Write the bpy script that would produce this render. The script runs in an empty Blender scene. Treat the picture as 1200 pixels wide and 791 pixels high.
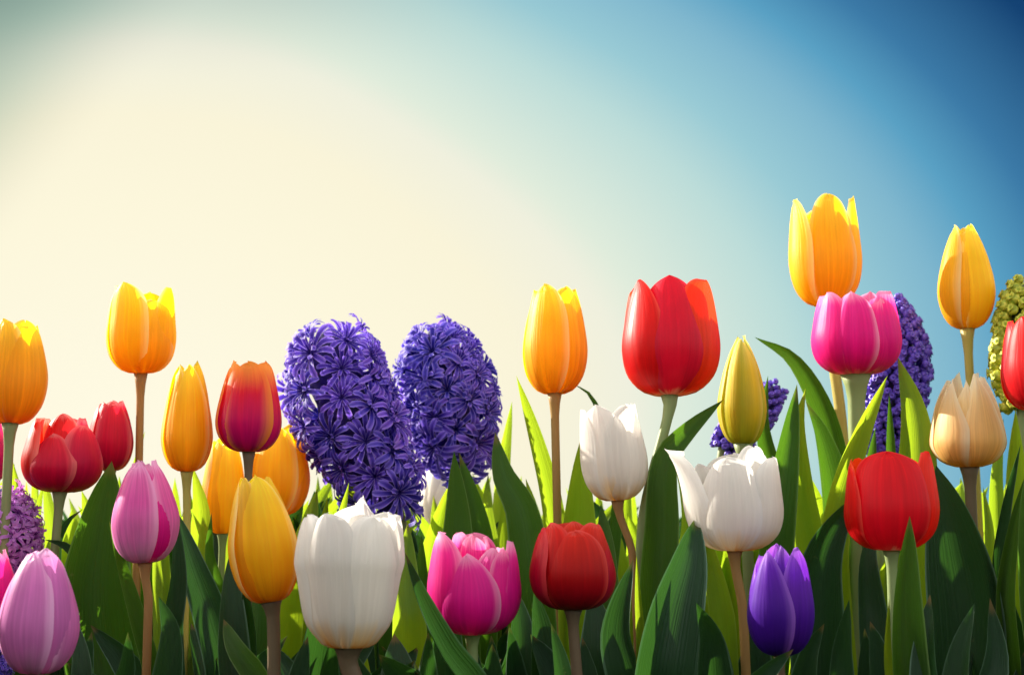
import bpy, bmesh, math, random
from mathutils import Vector, Matrix, Quaternion
R = math.radians
sin, cos, pi = math.sin, math.cos, math.pi
scene = bpy.context.scene

# ------------------------------------------------------------------ camera
PITCH = R(8.4); CAM = Vector((0, 0, 0.20)); FPX = 50/36*1200
cd = bpy.data.cameras.new('camera'); cam = bpy.data.objects.new('camera', cd)
scene.collection.objects.link(cam); scene.camera = cam
cam.location = CAM; cam.rotation_euler = (pi/2 + PITCH, 0, 0)
cd.lens = 50; cd.sensor_width = 36; cd.clip_start = 0.02; cd.clip_end = 9000
cd.dof.use_dof = True; cd.dof.focus_distance = 0.95; cd.dof.aperture_fstop = 13

# ------------------------------------------------------------------ world, sun, exposure
SUN_AZ, SUN_EL = R(-56), R(24)          # from behind the flowers, left
w = bpy.data.worlds.new('World'); scene.world = w; w.use_nodes = True
nt = w.node_tree; N = nt.nodes; L = nt.links; N.clear()
def nd(t, **k):
    n = N.new(t)
    for a, b in k.items(): setattr(n, a, b)
    return n
def lin(c): return tuple((x/255/12.92 if x/255 <= .04045 else ((x/255+.055)/1.055)**2.4) for x in c)
out = nd('ShaderNodeOutputWorld'); bg = nd('ShaderNodeBackground'); BGS = .13; EXPO = 1.22; bg.inputs[1].default_value = BGS
sky = nd('ShaderNodeTexSky', sky_type='NISHITA', sun_disc=False)
sky.sun_elevation = SUN_EL; sky.sun_rotation = SUN_AZ; sky.air_density = 1.0; sky.dust_density = 3.0
tc = nd('ShaderNodeTexCoord'); mp = nd('ShaderNodeMapping', vector_type='VECTOR')
def vdot(vec):
    n = nd('ShaderNodeVectorMath', operation='DOT_PRODUCT'); L.new(tc.outputs['Generated'], n.inputs[0]); n.inputs[1].default_value = vec; return n.outputs['Value']
def mth(op, a, b=None, clamp=False):
    n = nd('ShaderNodeMath', operation=op); n.use_clamp = clamp
    for i, v in enumerate((a, b)):
        if v is None: continue
        if isinstance(v, (int, float)): n.inputs[i].default_value = v
        else: L.new(v, n.inputs[i])
    return n.outputs[0]
ce, se = cos(R(8.4)), sin(R(8.4))
F = vdot((0, ce, se)); X0 = vdot((1, 0, 0)); U0 = vdot((0, -se, ce))
Fm = mth('MAXIMUM', F, 0.08)
Xp = mth('ADD', mth('MULTIPLY', mth('DIVIDE', X0, Fm), FPX), 460); Up = mth('ADD', mth('MULTIPLY', mth('DIVIDE', U0, Fm), FPX), 104.5)
def smooth(v, a, b, c, d):
    n = nd('ShaderNodeMapRange', interpolation_type='SMOOTHSTEP'); L.new(v, n.inputs[0])
    for i, q in enumerate((a, b, c, d)): n.inputs[i+1].default_value = q
    return n.outputs[0]
gs = smooth(Xp, 120, 560, .87, 1.0)                  # the glow reaches higher on the sun's side
gx = mth('MULTIPLY', Xp, .652/580); gu = mth('MULTIPLY', mth('MULTIPLY', Up, gs), 1/580)
top_falloff = mth('SUBTRACT', 1.0, mth('MULTIPLY', smooth(Up, 400, 560, 0, .25), smooth(Xp, 120, 560, 1, 0)))  # lens falloff along the top left, painted in as sky dimming
t = mth('SQRT', mth('ADD', mth('MULTIPLY', gx, gx), mth('MULTIPLY', gu, gu)))
th = mth('DIVIDE', t, 2.5, True)
rp = nd('ShaderNodeValToRGB'); L.new(th, rp.inputs[0])
stops = [(0,(255,250,227)),(.37,(253,247,220)),(.55,(250,244,217)),(.676,(240,240,222)),(.73,(224,236,220)),(.90,(188,220,217)),(1.0,(153,202,213)),(1.11,(128,183,206)),(1.19,(90,161,196)),(1.285,(60,122,167)),(1.455,(20,66,115)),(2.2,(12,44,90))]
el = rp.color_ramp.elements
while len(el) < len(stops): el.new(.5)
for e, (p, c) in zip(el, stops): e.position = p/2.5; e.color = (*lin(c), 1)
sc10 = nd('ShaderNodeVectorMath', operation='SCALE'); L.new(rp.outputs[0], sc10.inputs[0]); 
corner_falloff = nd('ShaderNodeMapRange', interpolation_type='SMOOTHSTEP')      # lens corner falloff painted into the sky, high on the left
L.new(mth('ADD', mth('MULTIPLY', Xp, -.77), mth('MULTIPLY', Up, .64)), corner_falloff.inputs[0])
corner_falloff.inputs[1].default_value = 235; corner_falloff.inputs[2].default_value = 450; corner_falloff.inputs[3].default_value = 1; corner_falloff.inputs[4].default_value = .52
L.new(mth('MULTIPLY', mth('MULTIPLY', corner_falloff.outputs[0], top_falloff), 1/(BGS*2**EXPO)), sc10.inputs[3])
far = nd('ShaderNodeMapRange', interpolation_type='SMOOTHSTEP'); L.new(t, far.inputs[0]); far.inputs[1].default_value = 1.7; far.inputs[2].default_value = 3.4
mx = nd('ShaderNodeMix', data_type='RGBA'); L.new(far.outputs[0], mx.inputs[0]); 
tint = nd('ShaderNodeMix', data_type='RGBA', blend_type='MULTIPLY'); tint.inputs[7].default_value = (.82, 1.02, 1.0, 1)
L.new(smooth(corner_falloff.outputs[0], .52, 1.0, 1, 0), tint.inputs[0]); L.new(sc10.outputs[0], tint.inputs[6]); L.new(tint.outputs[2], mx.inputs[6]); 
fh = nd('ShaderNodeMix', data_type='RGBA'); fh.inputs[0].default_value = .5; L.new(sky.outputs[0], fh.inputs[6]); fh.inputs[7].default_value = (7.2, 6.7, 5.9, 1)   # cream fill light added to the unseen sky, brightening the front sides
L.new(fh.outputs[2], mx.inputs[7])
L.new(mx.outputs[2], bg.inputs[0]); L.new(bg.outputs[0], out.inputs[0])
sd = bpy.data.lights.new('sun', 'SUN'); sd.energy = 5.0; sd.angle = R(0.5); sd.color = (1, .93, .80)
so = bpy.data.objects.new('sun', sd); scene.collection.objects.link(so)
sdir = Vector((sin(SUN_AZ)*cos(SUN_EL), cos(SUN_AZ)*cos(SUN_EL), sin(SUN_EL)))
so.rotation_euler = sdir.to_track_quat('Z', 'Y').to_euler(); so.location = sdir*5
vs = scene.view_settings; vs.view_transform = 'Standard'; vs.look = 'None'; vs.gamma = 1; vs.exposure = EXPO
scene.cycles.max_bounces = 10; scene.cycles.diffuse_bounces = 5; scene.cycles.transmission_bounces = 8
scene.cycles.use_denoising = True

# ------------------------------------------------------------------ helpers
col = scene.collection
RIGHT = Vector((1,0,0)); FWD = Vector((0,cos(PITCH),sin(PITCH))); UP = Vector((0,-sin(PITCH),cos(PITCH)))
def P(px, py, D):
    d = FWD + RIGHT*((px-600)/FPX) + UP*((395.5-py)/FPX)
    return CAM + d*(D/d.y)
def ground(px, D): p = P(px, 641, D); return Vector((p.x, D, 0))
def mesh_obj(name, verts, faces, mat, parent=None, uvs=None, smooth=True):
    me = bpy.data.meshes.new(name); me.from_pydata([tuple(v) for v in verts], [], faces)
    if uvs is not None:
        ul = me.uv_layers.new(name='UVMap')
        flat = []
        for l in me.loops: flat.extend(uvs[l.vertex_index])
        ul.data.foreach_set('uv', flat)
    if smooth: me.polygons.foreach_set('use_smooth', [True]*len(me.polygons))
    me.materials.append(mat); me.update()
    o = bpy.data.objects.new(name, me); col.objects.link(o)
    if parent: o.parent = parent
    return o
def thing(name, loc, label, cat, group=None):
    o = bpy.data.objects.new(name, None); col.objects.link(o); o.location = loc
    o.empty_display_size = .02
    o['label'] = label; o['category'] = cat
    if group: o['group'] = group
    return o
def spl(pts, x):
    """Catmull-Rom through (x, value) knots; values may be numbers or Vectors"""
    n = len(pts)
    if x <= pts[0][0]: return pts[0][1]
    if x >= pts[-1][0]: return pts[-1][1]
    i = 0
    while x > pts[i+1][0]: i += 1
    x0, x1 = pts[i][0], pts[i+1][0]; h = x1-x0; u = (x-x0)/h
    def slope(k):
        a = max(k-1, 0); b = min(k+1, n-1)
        return (pts[b][1]-pts[a][1])*(1/(pts[b][0]-pts[a][0]))
    m0, m1 = slope(i)*h, slope(i+1)*h
    return pts[i][1]*(2*u**3-3*u*u+1) + m0*(u**3-2*u*u+u) + pts[i+1][1]*(-2*u**3+3*u*u) + m1*(u**3-u*u)
def chord(ps):
    d = [0]
    for a, b in zip(ps, ps[1:]): d.append(d[-1] + max((b-a).length, 1e-5))
    return [(x/d[-1], p) for x, p in zip(d, ps)], d[-1]
def tube(name, ps, rad, mat, parent, org, n=10, ns=18, cap=True):
    k, Ln = chord(ps); V = []; Fc = []; uv = []
    for i in range(ns+1):
        s = i/ns; c = spl(k, s); tg = (spl(k, min(s+.02,1)) - spl(k, max(s-.02,0))).normalized()
        a = tg.orthogonal().normalized() if i == 0 else (a - tg*a.dot(tg)).normalized()
        b = tg.cross(a); r = rad(s)
        for j in range(n):
            an = 2*pi*j/n
            V.append(c + (a*cos(an) + b*sin(an))*r - org); uv.append((j/n, s))
    for i in range(ns):
        for j in range(n): Fc.append((i*n+j, i*n+(j+1)%n, (i+1)*n+(j+1)%n, (i+1)*n+j))
    if cap: Fc.append(tuple(range(ns*n, ns*n+n)))
    return mesh_obj(name, V, Fc, mat, parent, uv)

# ------------------------------------------------------------------ materials
def base_mat(name):
    m = bpy.data.materials.new(name); m.use_nodes = True; t_ = m.node_tree; t_.nodes.clear(); return m, t_
class G:
    def __init__(s, t_): s.t = t_
    def n(s, typ, **k):
        x = s.t.nodes.new(typ)
        for a, b in k.items(): setattr(x, a, b)
        return x
    def l(s, a, b): s.t.links.new(a, b)
    def m(s, op, a, b=0.0, clamp=False):
        x = s.n('ShaderNodeMath', operation=op); x.use_clamp = clamp
        for i, v in enumerate((a, b)):
            if isinstance(v, (int, float)): x.inputs[i].default_value = v
            else: s.l(v, x.inputs[i])
        return x.outputs[0]
    def ramp(s, f, st):
        x = s.n('ShaderNodeValToRGB'); s.l(f, x.inputs[0]); e = x.color_ramp.elements
        while len(e) < len(st): e.new(.5)
        for q, (p, c) in zip(e, st): q.position = p; q.color = (*c, 1)
        return x.outputs[0]
    def mix(s, f, a, b, bt='MIX'):
        x = s.n('ShaderNodeMix', data_type='RGBA', blend_type=bt)
        for i, v in ((0, f), (6, a), (7, b)):
            if isinstance(v, (int, float)): x.inputs[i].default_value = v
            elif isinstance(v, tuple): x.inputs[i].default_value = (*v, 1)
            else: s.l(v, x.inputs[i])
        return x.outputs[2]
def sheet_mat(name, stops, edge, btip=0, edge_w=.25, streak=.25, trans=.5, rough=.45, spec=.2, tsat=1.0, tcol=None,
              center=None, vein=26, bump=.25, mott=.12, edge_pos=.86, coat=0.0, tmul=1.0, tipedge=0.0):
    """thin living tissue: pigment along the length, margins that also paint rim light, fine parallel veins, light let through"""
    m, t_ = base_mat(name); g = G(t_)
    uv = g.n('ShaderNodeUVMap'); sp = g.n('ShaderNodeSeparateXYZ'); g.l(uv.outputs[0], sp.inputs[0])
    oi = g.n('ShaderNodeObjectInfo')
    tcx = g.n('ShaderNodeTexCoord')
    mp = g.n('ShaderNodeMapping'); g.l(uv.outputs[0], mp.inputs[0]); mp.inputs['Scale'].default_value = (vein, 1.6, 1)
    cb = g.n('ShaderNodeCombineXYZ'); g.l(g.m('MULTIPLY', oi.outputs['Random'], 37.0), cb.inputs[2]); g.l(cb.outputs[0], mp.inputs[1])
    nz = g.n('ShaderNodeTexNoise'); g.l(mp.outputs[0], nz.inputs[0]); nz.inputs['Scale'].default_value = 1; nz.inputs['Detail'].default_value = 3
    nf = g.n('ShaderNodeTexNoise'); g.l(tcx.outputs['Object'], nf.inputs[0]); nf.inputs['Scale'].default_value = 60; nf.inputs['Detail'].default_value = 4
    mp2 = g.n('ShaderNodeMapping'); g.l(uv.outputs[0], mp2.inputs[0]); mp2.inputs['Scale'].default_value = (5, 1.1, 1); g.l(cb.outputs[0], mp2.inputs[1])
    nb = g.n('ShaderNodeTexNoise'); g.l(mp2.outputs[0], nb.inputs[0]); nb.inputs['Scale'].default_value = 1
    au = g.m('ABSOLUTE', g.m('SUBTRACT', g.m('MULTIPLY', sp.outputs[0], 2.0), 1.0))
    vv = g.m('ADD', sp.outputs[1], g.m('MULTIPLY', g.m('SUBTRACT', nb.outputs[0], .5), .3))
    c = g.ramp(vv, stops)
    if center:   # flame of a second colour along the midrib
        ff = g.m('SUBTRACT', 1.0, g.m('MULTIPLY', au, center[1]), True)
        c = g.mix(g.m('MULTIPLY', ff, center[2]), c, center[0])
    c0 = c
    hi = g.mix(1.0, c, (1.9, 1.9, 1.9), 'MULTIPLY'); lo = g.mix(1.0, c, (.55, .5, .5), 'MULTIPLY')
    f = g.m('MULTIPLY', g.m('SUBTRACT', nz.outputs[0], .5), 3.2)
    c = g.mix(g.m('MULTIPLY', g.m('MAXIMUM', f, 0.0), streak, True), c, hi)
    c = g.mix(g.m('MULTIPLY', g.m('MAXIMUM', g.m('MULTIPLY', f, -1.0), 0.0), streak, True), c, lo)
    c = g.mix(g.m('MULTIPLY', g.m('SUBTRACT', nf.outputs[0], .35, True), mott*3), c, lo)
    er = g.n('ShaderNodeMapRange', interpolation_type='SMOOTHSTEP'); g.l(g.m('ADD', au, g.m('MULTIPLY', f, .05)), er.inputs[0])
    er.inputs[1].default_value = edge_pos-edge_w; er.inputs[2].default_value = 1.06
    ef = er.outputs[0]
    if tipedge:
        tr = g.n('ShaderNodeMapRange', interpolation_type='SMOOTHSTEP'); g.l(g.m('ADD', sp.outputs[1], g.m('MULTIPLY', f, .06)), tr.inputs[0])
        tr.inputs[1].default_value = 1-tipedge; tr.inputs[2].default_value = 1.0
        ef = g.m('MAXIMUM', ef, tr.outputs[0])
    c = g.mix(ef, c, edge)  # margin colour, also painting the pale backlit rim on leaves and petals
    if btip:   # dry brown tips on some leaves and scattered scuffs
        br = g.n('ShaderNodeMapRange', interpolation_type='SMOOTHSTEP'); g.l(g.m('ADD', sp.outputs[1], g.m('MULTIPLY', f, .012)), br.inputs[0])
        br.inputs[1].default_value = .955; br.inputs[2].default_value = .985
        g_on = g.m('GREATER_THAN', oi.outputs['Random'], .45)
        c = g.mix(g.m('MULTIPLY', g.m('MULTIPLY', br.outputs[0], g_on), .85), c, (.22,.13,.05))
        ns_ = g.n('ShaderNodeTexNoise'); g.l(tcx.outputs['Object'], ns_.inputs[0]); ns_.inputs['Scale'].default_value = 95; ns_.inputs['Detail'].default_value = 6; ns_.inputs['Roughness'].default_value = .7
        sc_ = g.n('ShaderNodeMapRange', interpolation_type='SMOOTHSTEP'); g.l(ns_.outputs[0], sc_.inputs[0]); sc_.inputs[1].default_value = .66; sc_.inputs[2].default_value = .74
        c = g.mix(g.m('MULTIPLY', sc_.outputs[0], .5), c, (.20,.19,.08))
    hs = g.n('ShaderNodeHueSaturation'); g.l(c, hs.inputs['Color'])
    g.l(g.m('ADD', .88, g.m('MULTIPLY', oi.outputs['Random'], .24)), hs.inputs['Value'])
    g.l(g.m('ADD', .49, g.m('MULTIPLY', oi.outputs['Random'], .02)), hs.inputs['Hue'])
    c = hs.outputs[0]
    bp = g.n('ShaderNodeBump'); bp.inputs['Strength'].default_value = bump; bp.inputs['Distance'].default_value = .0012
    g.l(g.m('ADD', nz.outputs[0], g.m('MULTIPLY', nf.outputs[0], .35)), bp.inputs['Height'])
    pr = g.n('ShaderNodeBsdfPrincipled'); g.l(c, pr.inputs['Base Color']); pr.inputs['Roughness'].default_value = rough
    pr.inputs['Specular IOR Level'].default_value = spec; g.l(bp.outputs[0], pr.inputs['Normal'])
    pr.inputs['Sheen Weight'].default_value = .0; pr.inputs['Sheen Roughness'].default_value = .4
    if coat: pr.inputs['Coat Weight'].default_value = coat; pr.inputs['Coat Roughness'].default_value = .3
    tl = g.n('ShaderNodeBsdfTranslucent'); g.l(bp.outputs[0], tl.inputs['Normal'])
    if tcol: tcc = g.mix(.75, c, tcol)
    else: tcc = c
    h2 = g.n('ShaderNodeHueSaturation'); g.l(tcc, h2.inputs['Color']); h2.inputs['Saturation'].default_value = tsat; h2.inputs['Value'].default_value = tmul
    g.l(h2.outputs[0], tl.inputs['Color'])
    ms = g.n('ShaderNodeMixShader'); ms.inputs[0].default_value = trans; g.l(pr.outputs[0], ms.inputs[1]); g.l(tl.outputs[0], ms.inputs[2])
    o = g.n('ShaderNodeOutputMaterial'); g.l(ms.outputs[0], o.inputs[0]); return m
def body_mat(name, c1, c2, scale=300, rough=.5, c3=None, bump=.3, streaked=False):
    m, t_ = base_mat(name); g = G(t_)
    tcx = g.n('ShaderNodeTexCoord'); nz = g.n('ShaderNodeTexNoise'); nz.inputs['Scale'].default_value = scale; nz.inputs['Detail'].default_value = 5
    if streaked:
        mp = g.n('ShaderNodeMapping'); g.l(tcx.outputs['Object'], mp.inputs[0]); mp.inputs['Scale'].default_value = (1, 1, .06); g.l(mp.outputs[0], nz.inputs[0])
    else: g.l(tcx.outputs['Object'], nz.inputs[0])
    st = [(.35, c1), (.65, c2)] + ([(.8, c3)] if c3 else [])
    c = g.ramp(nz.outputs[0], st)
    bp = g.n('ShaderNodeBump'); bp.inputs['Strength'].default_value = bump; bp.inputs['Distance'].default_value = .002; g.l(nz.outputs[0], bp.inputs['Height'])
    pr = g.n('ShaderNodeBsdfPrincipled'); g.l(c, pr.inputs['Base Color']); pr.inputs['Roughness'].default_value = rough; g.l(bp.outputs[0], pr.inputs['Normal'])
    pr.inputs['Specular IOR Level'].default_value = .4
    o = g.n('ShaderNodeOutputMaterial'); g.l(pr.outputs[0], o.inputs[0]); return m

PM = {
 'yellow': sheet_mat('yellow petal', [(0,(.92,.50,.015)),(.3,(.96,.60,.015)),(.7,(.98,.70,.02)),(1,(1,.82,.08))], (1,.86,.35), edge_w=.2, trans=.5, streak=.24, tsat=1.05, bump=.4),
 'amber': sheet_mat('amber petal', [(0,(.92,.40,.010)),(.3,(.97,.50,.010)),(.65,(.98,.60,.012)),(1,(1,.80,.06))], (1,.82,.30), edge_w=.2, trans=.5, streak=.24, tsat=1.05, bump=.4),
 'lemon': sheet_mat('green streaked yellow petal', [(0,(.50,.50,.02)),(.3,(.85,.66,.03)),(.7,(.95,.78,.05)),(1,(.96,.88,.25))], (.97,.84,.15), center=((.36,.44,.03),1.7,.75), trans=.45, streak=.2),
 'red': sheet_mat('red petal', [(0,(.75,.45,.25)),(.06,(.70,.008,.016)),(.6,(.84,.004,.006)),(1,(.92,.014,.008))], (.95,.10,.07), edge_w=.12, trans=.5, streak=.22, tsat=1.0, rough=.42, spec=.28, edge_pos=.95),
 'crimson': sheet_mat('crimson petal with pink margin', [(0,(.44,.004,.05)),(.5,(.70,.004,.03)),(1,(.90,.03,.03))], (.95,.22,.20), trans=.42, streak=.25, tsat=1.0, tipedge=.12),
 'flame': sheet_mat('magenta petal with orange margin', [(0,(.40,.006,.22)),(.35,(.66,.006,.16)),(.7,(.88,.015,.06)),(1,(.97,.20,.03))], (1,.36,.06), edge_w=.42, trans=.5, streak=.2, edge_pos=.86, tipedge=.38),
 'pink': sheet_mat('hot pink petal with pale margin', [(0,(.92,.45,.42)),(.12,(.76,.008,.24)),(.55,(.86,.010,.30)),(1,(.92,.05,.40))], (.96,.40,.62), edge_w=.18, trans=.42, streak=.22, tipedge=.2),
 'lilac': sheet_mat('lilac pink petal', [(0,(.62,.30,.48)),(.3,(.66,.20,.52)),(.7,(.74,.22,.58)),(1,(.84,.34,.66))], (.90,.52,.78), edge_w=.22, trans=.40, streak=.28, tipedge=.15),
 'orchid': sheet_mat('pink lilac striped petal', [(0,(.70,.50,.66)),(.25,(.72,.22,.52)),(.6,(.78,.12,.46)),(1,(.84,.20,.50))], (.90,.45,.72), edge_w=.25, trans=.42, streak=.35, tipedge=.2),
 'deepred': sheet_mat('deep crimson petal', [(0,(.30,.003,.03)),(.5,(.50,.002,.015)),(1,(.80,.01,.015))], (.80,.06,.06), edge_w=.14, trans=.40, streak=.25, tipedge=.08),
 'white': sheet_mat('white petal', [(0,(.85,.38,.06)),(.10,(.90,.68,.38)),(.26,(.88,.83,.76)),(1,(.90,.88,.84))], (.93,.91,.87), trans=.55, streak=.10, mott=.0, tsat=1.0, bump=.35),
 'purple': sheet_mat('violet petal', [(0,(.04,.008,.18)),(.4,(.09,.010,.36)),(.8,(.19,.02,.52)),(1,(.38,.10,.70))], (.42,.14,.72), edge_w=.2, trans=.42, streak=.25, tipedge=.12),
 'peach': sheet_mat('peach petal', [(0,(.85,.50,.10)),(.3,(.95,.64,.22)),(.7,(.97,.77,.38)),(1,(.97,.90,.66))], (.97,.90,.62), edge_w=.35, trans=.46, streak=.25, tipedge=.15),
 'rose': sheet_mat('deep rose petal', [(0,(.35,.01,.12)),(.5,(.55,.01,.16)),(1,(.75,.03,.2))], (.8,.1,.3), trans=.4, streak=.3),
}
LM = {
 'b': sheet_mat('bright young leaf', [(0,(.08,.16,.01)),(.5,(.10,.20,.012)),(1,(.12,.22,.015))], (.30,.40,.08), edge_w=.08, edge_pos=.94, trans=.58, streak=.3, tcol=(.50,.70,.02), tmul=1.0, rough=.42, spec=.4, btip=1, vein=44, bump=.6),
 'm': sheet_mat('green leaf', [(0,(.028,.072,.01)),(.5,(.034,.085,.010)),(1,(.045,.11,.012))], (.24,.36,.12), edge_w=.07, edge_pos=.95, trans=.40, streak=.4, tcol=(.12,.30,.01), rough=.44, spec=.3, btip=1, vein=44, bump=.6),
 'd': sheet_mat('blue green leaf in shade tone', [(0,(.013,.040,.016)),(.5,(.015,.045,.018)),(1,(.019,.055,.022))], (.18,.30,.20), edge_w=.07, edge_pos=.95, trans=.25, streak=.25, tcol=(.06,.20,.015), rough=.46, spec=.28, btip=1, vein=44, bump=.6),  # blue-green leaf; its dark tone also paints shade on the lower leaves
}
SM = {
 'brown': sheet_mat('brown pink stem', [(0,(.08,.11,.02)),(.5,(.28,.14,.04)),(1,(.44,.21,.07))], (.42,.24,.08), trans=.25, streak=.3, edge_w=.0, edge_pos=1.4, vein=18),
 'green': sheet_mat('green stem', [(0,(.06,.12,.02)),(.6,(.16,.24,.06)),(1,(.28,.34,.12))], (.3,.36,.15), trans=.25, streak=.3, edge_w=.0, edge_pos=1.4, vein=18),
 'gold': sheet_mat('yellow green stem', [(0,(.10,.16,.02)),(.6,(.38,.36,.04)),(1,(.55,.42,.06))], (.5,.4,.1), trans=.25, streak=.3, edge_w=.0, edge_pos=1.4, vein=18),
 'dark': sheet_mat('dark maroon stem', [(0,(.04,.06,.02)),(.5,(.09,.05,.03)),(1,(.12,.06,.035))], (.15,.1,.06), trans=.12, streak=.3, edge_w=.0, edge_pos=1.4, vein=18),
}
HM = {
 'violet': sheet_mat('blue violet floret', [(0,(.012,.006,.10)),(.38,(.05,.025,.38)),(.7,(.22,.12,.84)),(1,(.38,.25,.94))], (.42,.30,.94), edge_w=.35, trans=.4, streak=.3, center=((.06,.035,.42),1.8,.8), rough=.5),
 'magenta': sheet_mat('magenta purple floret', [(0,(.20,.03,.3)),(.25,(.55,.14,.66)),(1,(.78,.40,.85))], (.8,.42,.86), edge_w=.35, trans=.4, streak=.3, rough=.5),
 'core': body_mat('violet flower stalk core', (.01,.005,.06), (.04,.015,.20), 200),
 'coreg': body_mat('green flower stalk core', (.05,.08,.01), (.12,.14,.02), 200),
 'bud': body_mat('violet bud skin', (.07,.035,.42), (.20,.12,.70), 260, .45),
 'greenbud': body_mat('yellow green bud skin', (.26,.34,.02), (.66,.62,.06), 330, .5, (.75,.50,.12), .8),
}

# ------------------------------------------------------------------ ground
def soil():
    m, t_ = base_mat('dark soil'); g = G(t_)
    tcx = g.n('ShaderNodeTexCoord'); nz = g.n('ShaderNodeTexNoise'); g.l(tcx.outputs['Object'], nz.inputs[0]); nz.inputs['Scale'].default_value = 25; nz.inputs['Detail'].default_value = 8
    nl = g.n('ShaderNodeTexNoise'); g.l(tcx.outputs['Object'], nl.inputs[0]); nl.inputs['Scale'].default_value = .6
    c = g.ramp(nz.outputs[0], [(.3,(.010,.007,.004)),(.55,(.028,.019,.012)),(.75,(.05,.035,.022))])
    c = g.mix(g.m('MULTIPLY', nl.outputs[0], .8), c, (.020,.035,.010))
    bp = g.n('ShaderNodeBump'); bp.inputs['Strength'].default_value = .8; bp.inputs['Distance'].default_value = .02; g.l(nz.outputs[0], bp.inputs['Height'])
    pr = g.n('ShaderNodeBsdfPrincipled'); g.l(c, pr.inputs['Base Color']); pr.inputs['Roughness'].default_value = .95; g.l(bp.outputs[0], pr.inputs['Normal'])
    o = g.n('ShaderNodeOutputMaterial'); g.l(pr.outputs[0], o.inputs[0]); return m
rg = random.Random(3)
xs = [-5000,-800,-100,-20,-6]+[-3+i*.12 for i in range(51)]+[6,20,100,800,5000]
ys = [-3000,-300,-30,-4]+[-1+i*.12 for i in range(51)]+[8,20,80,400,2000,6000]
V = []; Fc = []
for y in ys:
    for x in xs:
        n_ = abs(x) < 3.1 and -1 < y < 5.1
        V.append((x, y, (rg.uniform(-.012, .006) if n_ else 0)))
nx = len(xs)
for j in range(len(ys)-1):
    for i in range(nx-1): Fc.append((j*nx+i, j*nx+i+1, (j+1)*nx+i+1, (j+1)*nx+i))
go = mesh_obj('ground', V, Fc, soil()); go['kind'] = 'structure'

# ------------------------------------------------------------------ leaves
FPROF = [(0,.42),(.18,.6),(.38,.88),(.55,1.0),(.7,.93),(.83,.68),(.93,.36),(1,.0)]
def leaf_geo(ps, width, twist=0.0, fold=.35, rnd=None, nu=8, nv=30, wave=.05, prof=FPROF, tw2=None):
    k, Ln = chord(ps); V = []; Fc = []; uv = []
    rnd = rnd or random; ph = rnd.uniform(0, 6.28); wf = rnd.uniform(7, 12)
    if tw2 is None: tw2 = twist
    for i in range(nv+1):
        s = i/nv; s = 1-(1-s)**1.15
        c = spl(k, s); tg = (spl(k, min(s+.02,1)) - spl(k, max(s-.02,0))).normalized()
        view = (CAM - c).normalized(); nn = (view - tg*view.dot(tg))
        nn = nn.normalized() if nn.length > .05 else Vector((0,-1,0))
        tw = twist + (tw2-twist)*s
        nn = Quaternion(tg, tw) @ nn; b = tg.cross(nn)
        hw = max(spl(prof, s), 0)*width/2
        fo = fold*(1 + .9*(1-s))
        for j in range(nu+1):
            u = -1+2*j/nu
            off = fo*hw*(abs(u)**1.6) + wave*hw*abs(u)**3*sin(s*wf+ph+(1.7 if u > 0 else 0))
            V.append(c + b*(u*hw*(1-.12*fold*abs(u))) + nn*off - nn*fold*hw*.4); uv.append((j/nu, s))
    n1 = nu+1
    for i in range(nv):
        for j in range(nu): Fc.append((i*n1+j, i*n1+j+1, (i+1)*n1+j+1, (i+1)*n1+j))
    return V, Fc, uv
rl = random.Random(11)
def add_leaf(root, base, pix, wpx, D, mat='m', twist=None, fold=.35, lean=0.0, tw2=None, wave=.06):
    """pix: points of the midrib from low to the tip; the blade starts at the foot of its plant"""
    n = len(pix); pts = []
    for i, (x, y) in enumerate(pix): pts.append(P(x, y, D + lean*(i/(max(n-1,1)))**2))
    b0 = Vector((base.x, base.y, 0)); f = (pts[0]-b0); f.z = 0
    b0 = b0 + (f.normalized()*.008 if f.length > .01 else f)
    mid = b0.lerp(pts[0], .5); mid.z = pts[0].z*.42; 
    ps = [b0, mid] + pts
    if twist is None: twist = rl.uniform(-.5, .5)
    V, Fc, uv = leaf_geo(ps, wpx*1.02/FPX*D, twist, fold*1.35, rl, tw2=tw2, wave=wave)
    mesh_obj('leaf', [v-base for v in V], Fc, LM[mat], root, uv)

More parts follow.
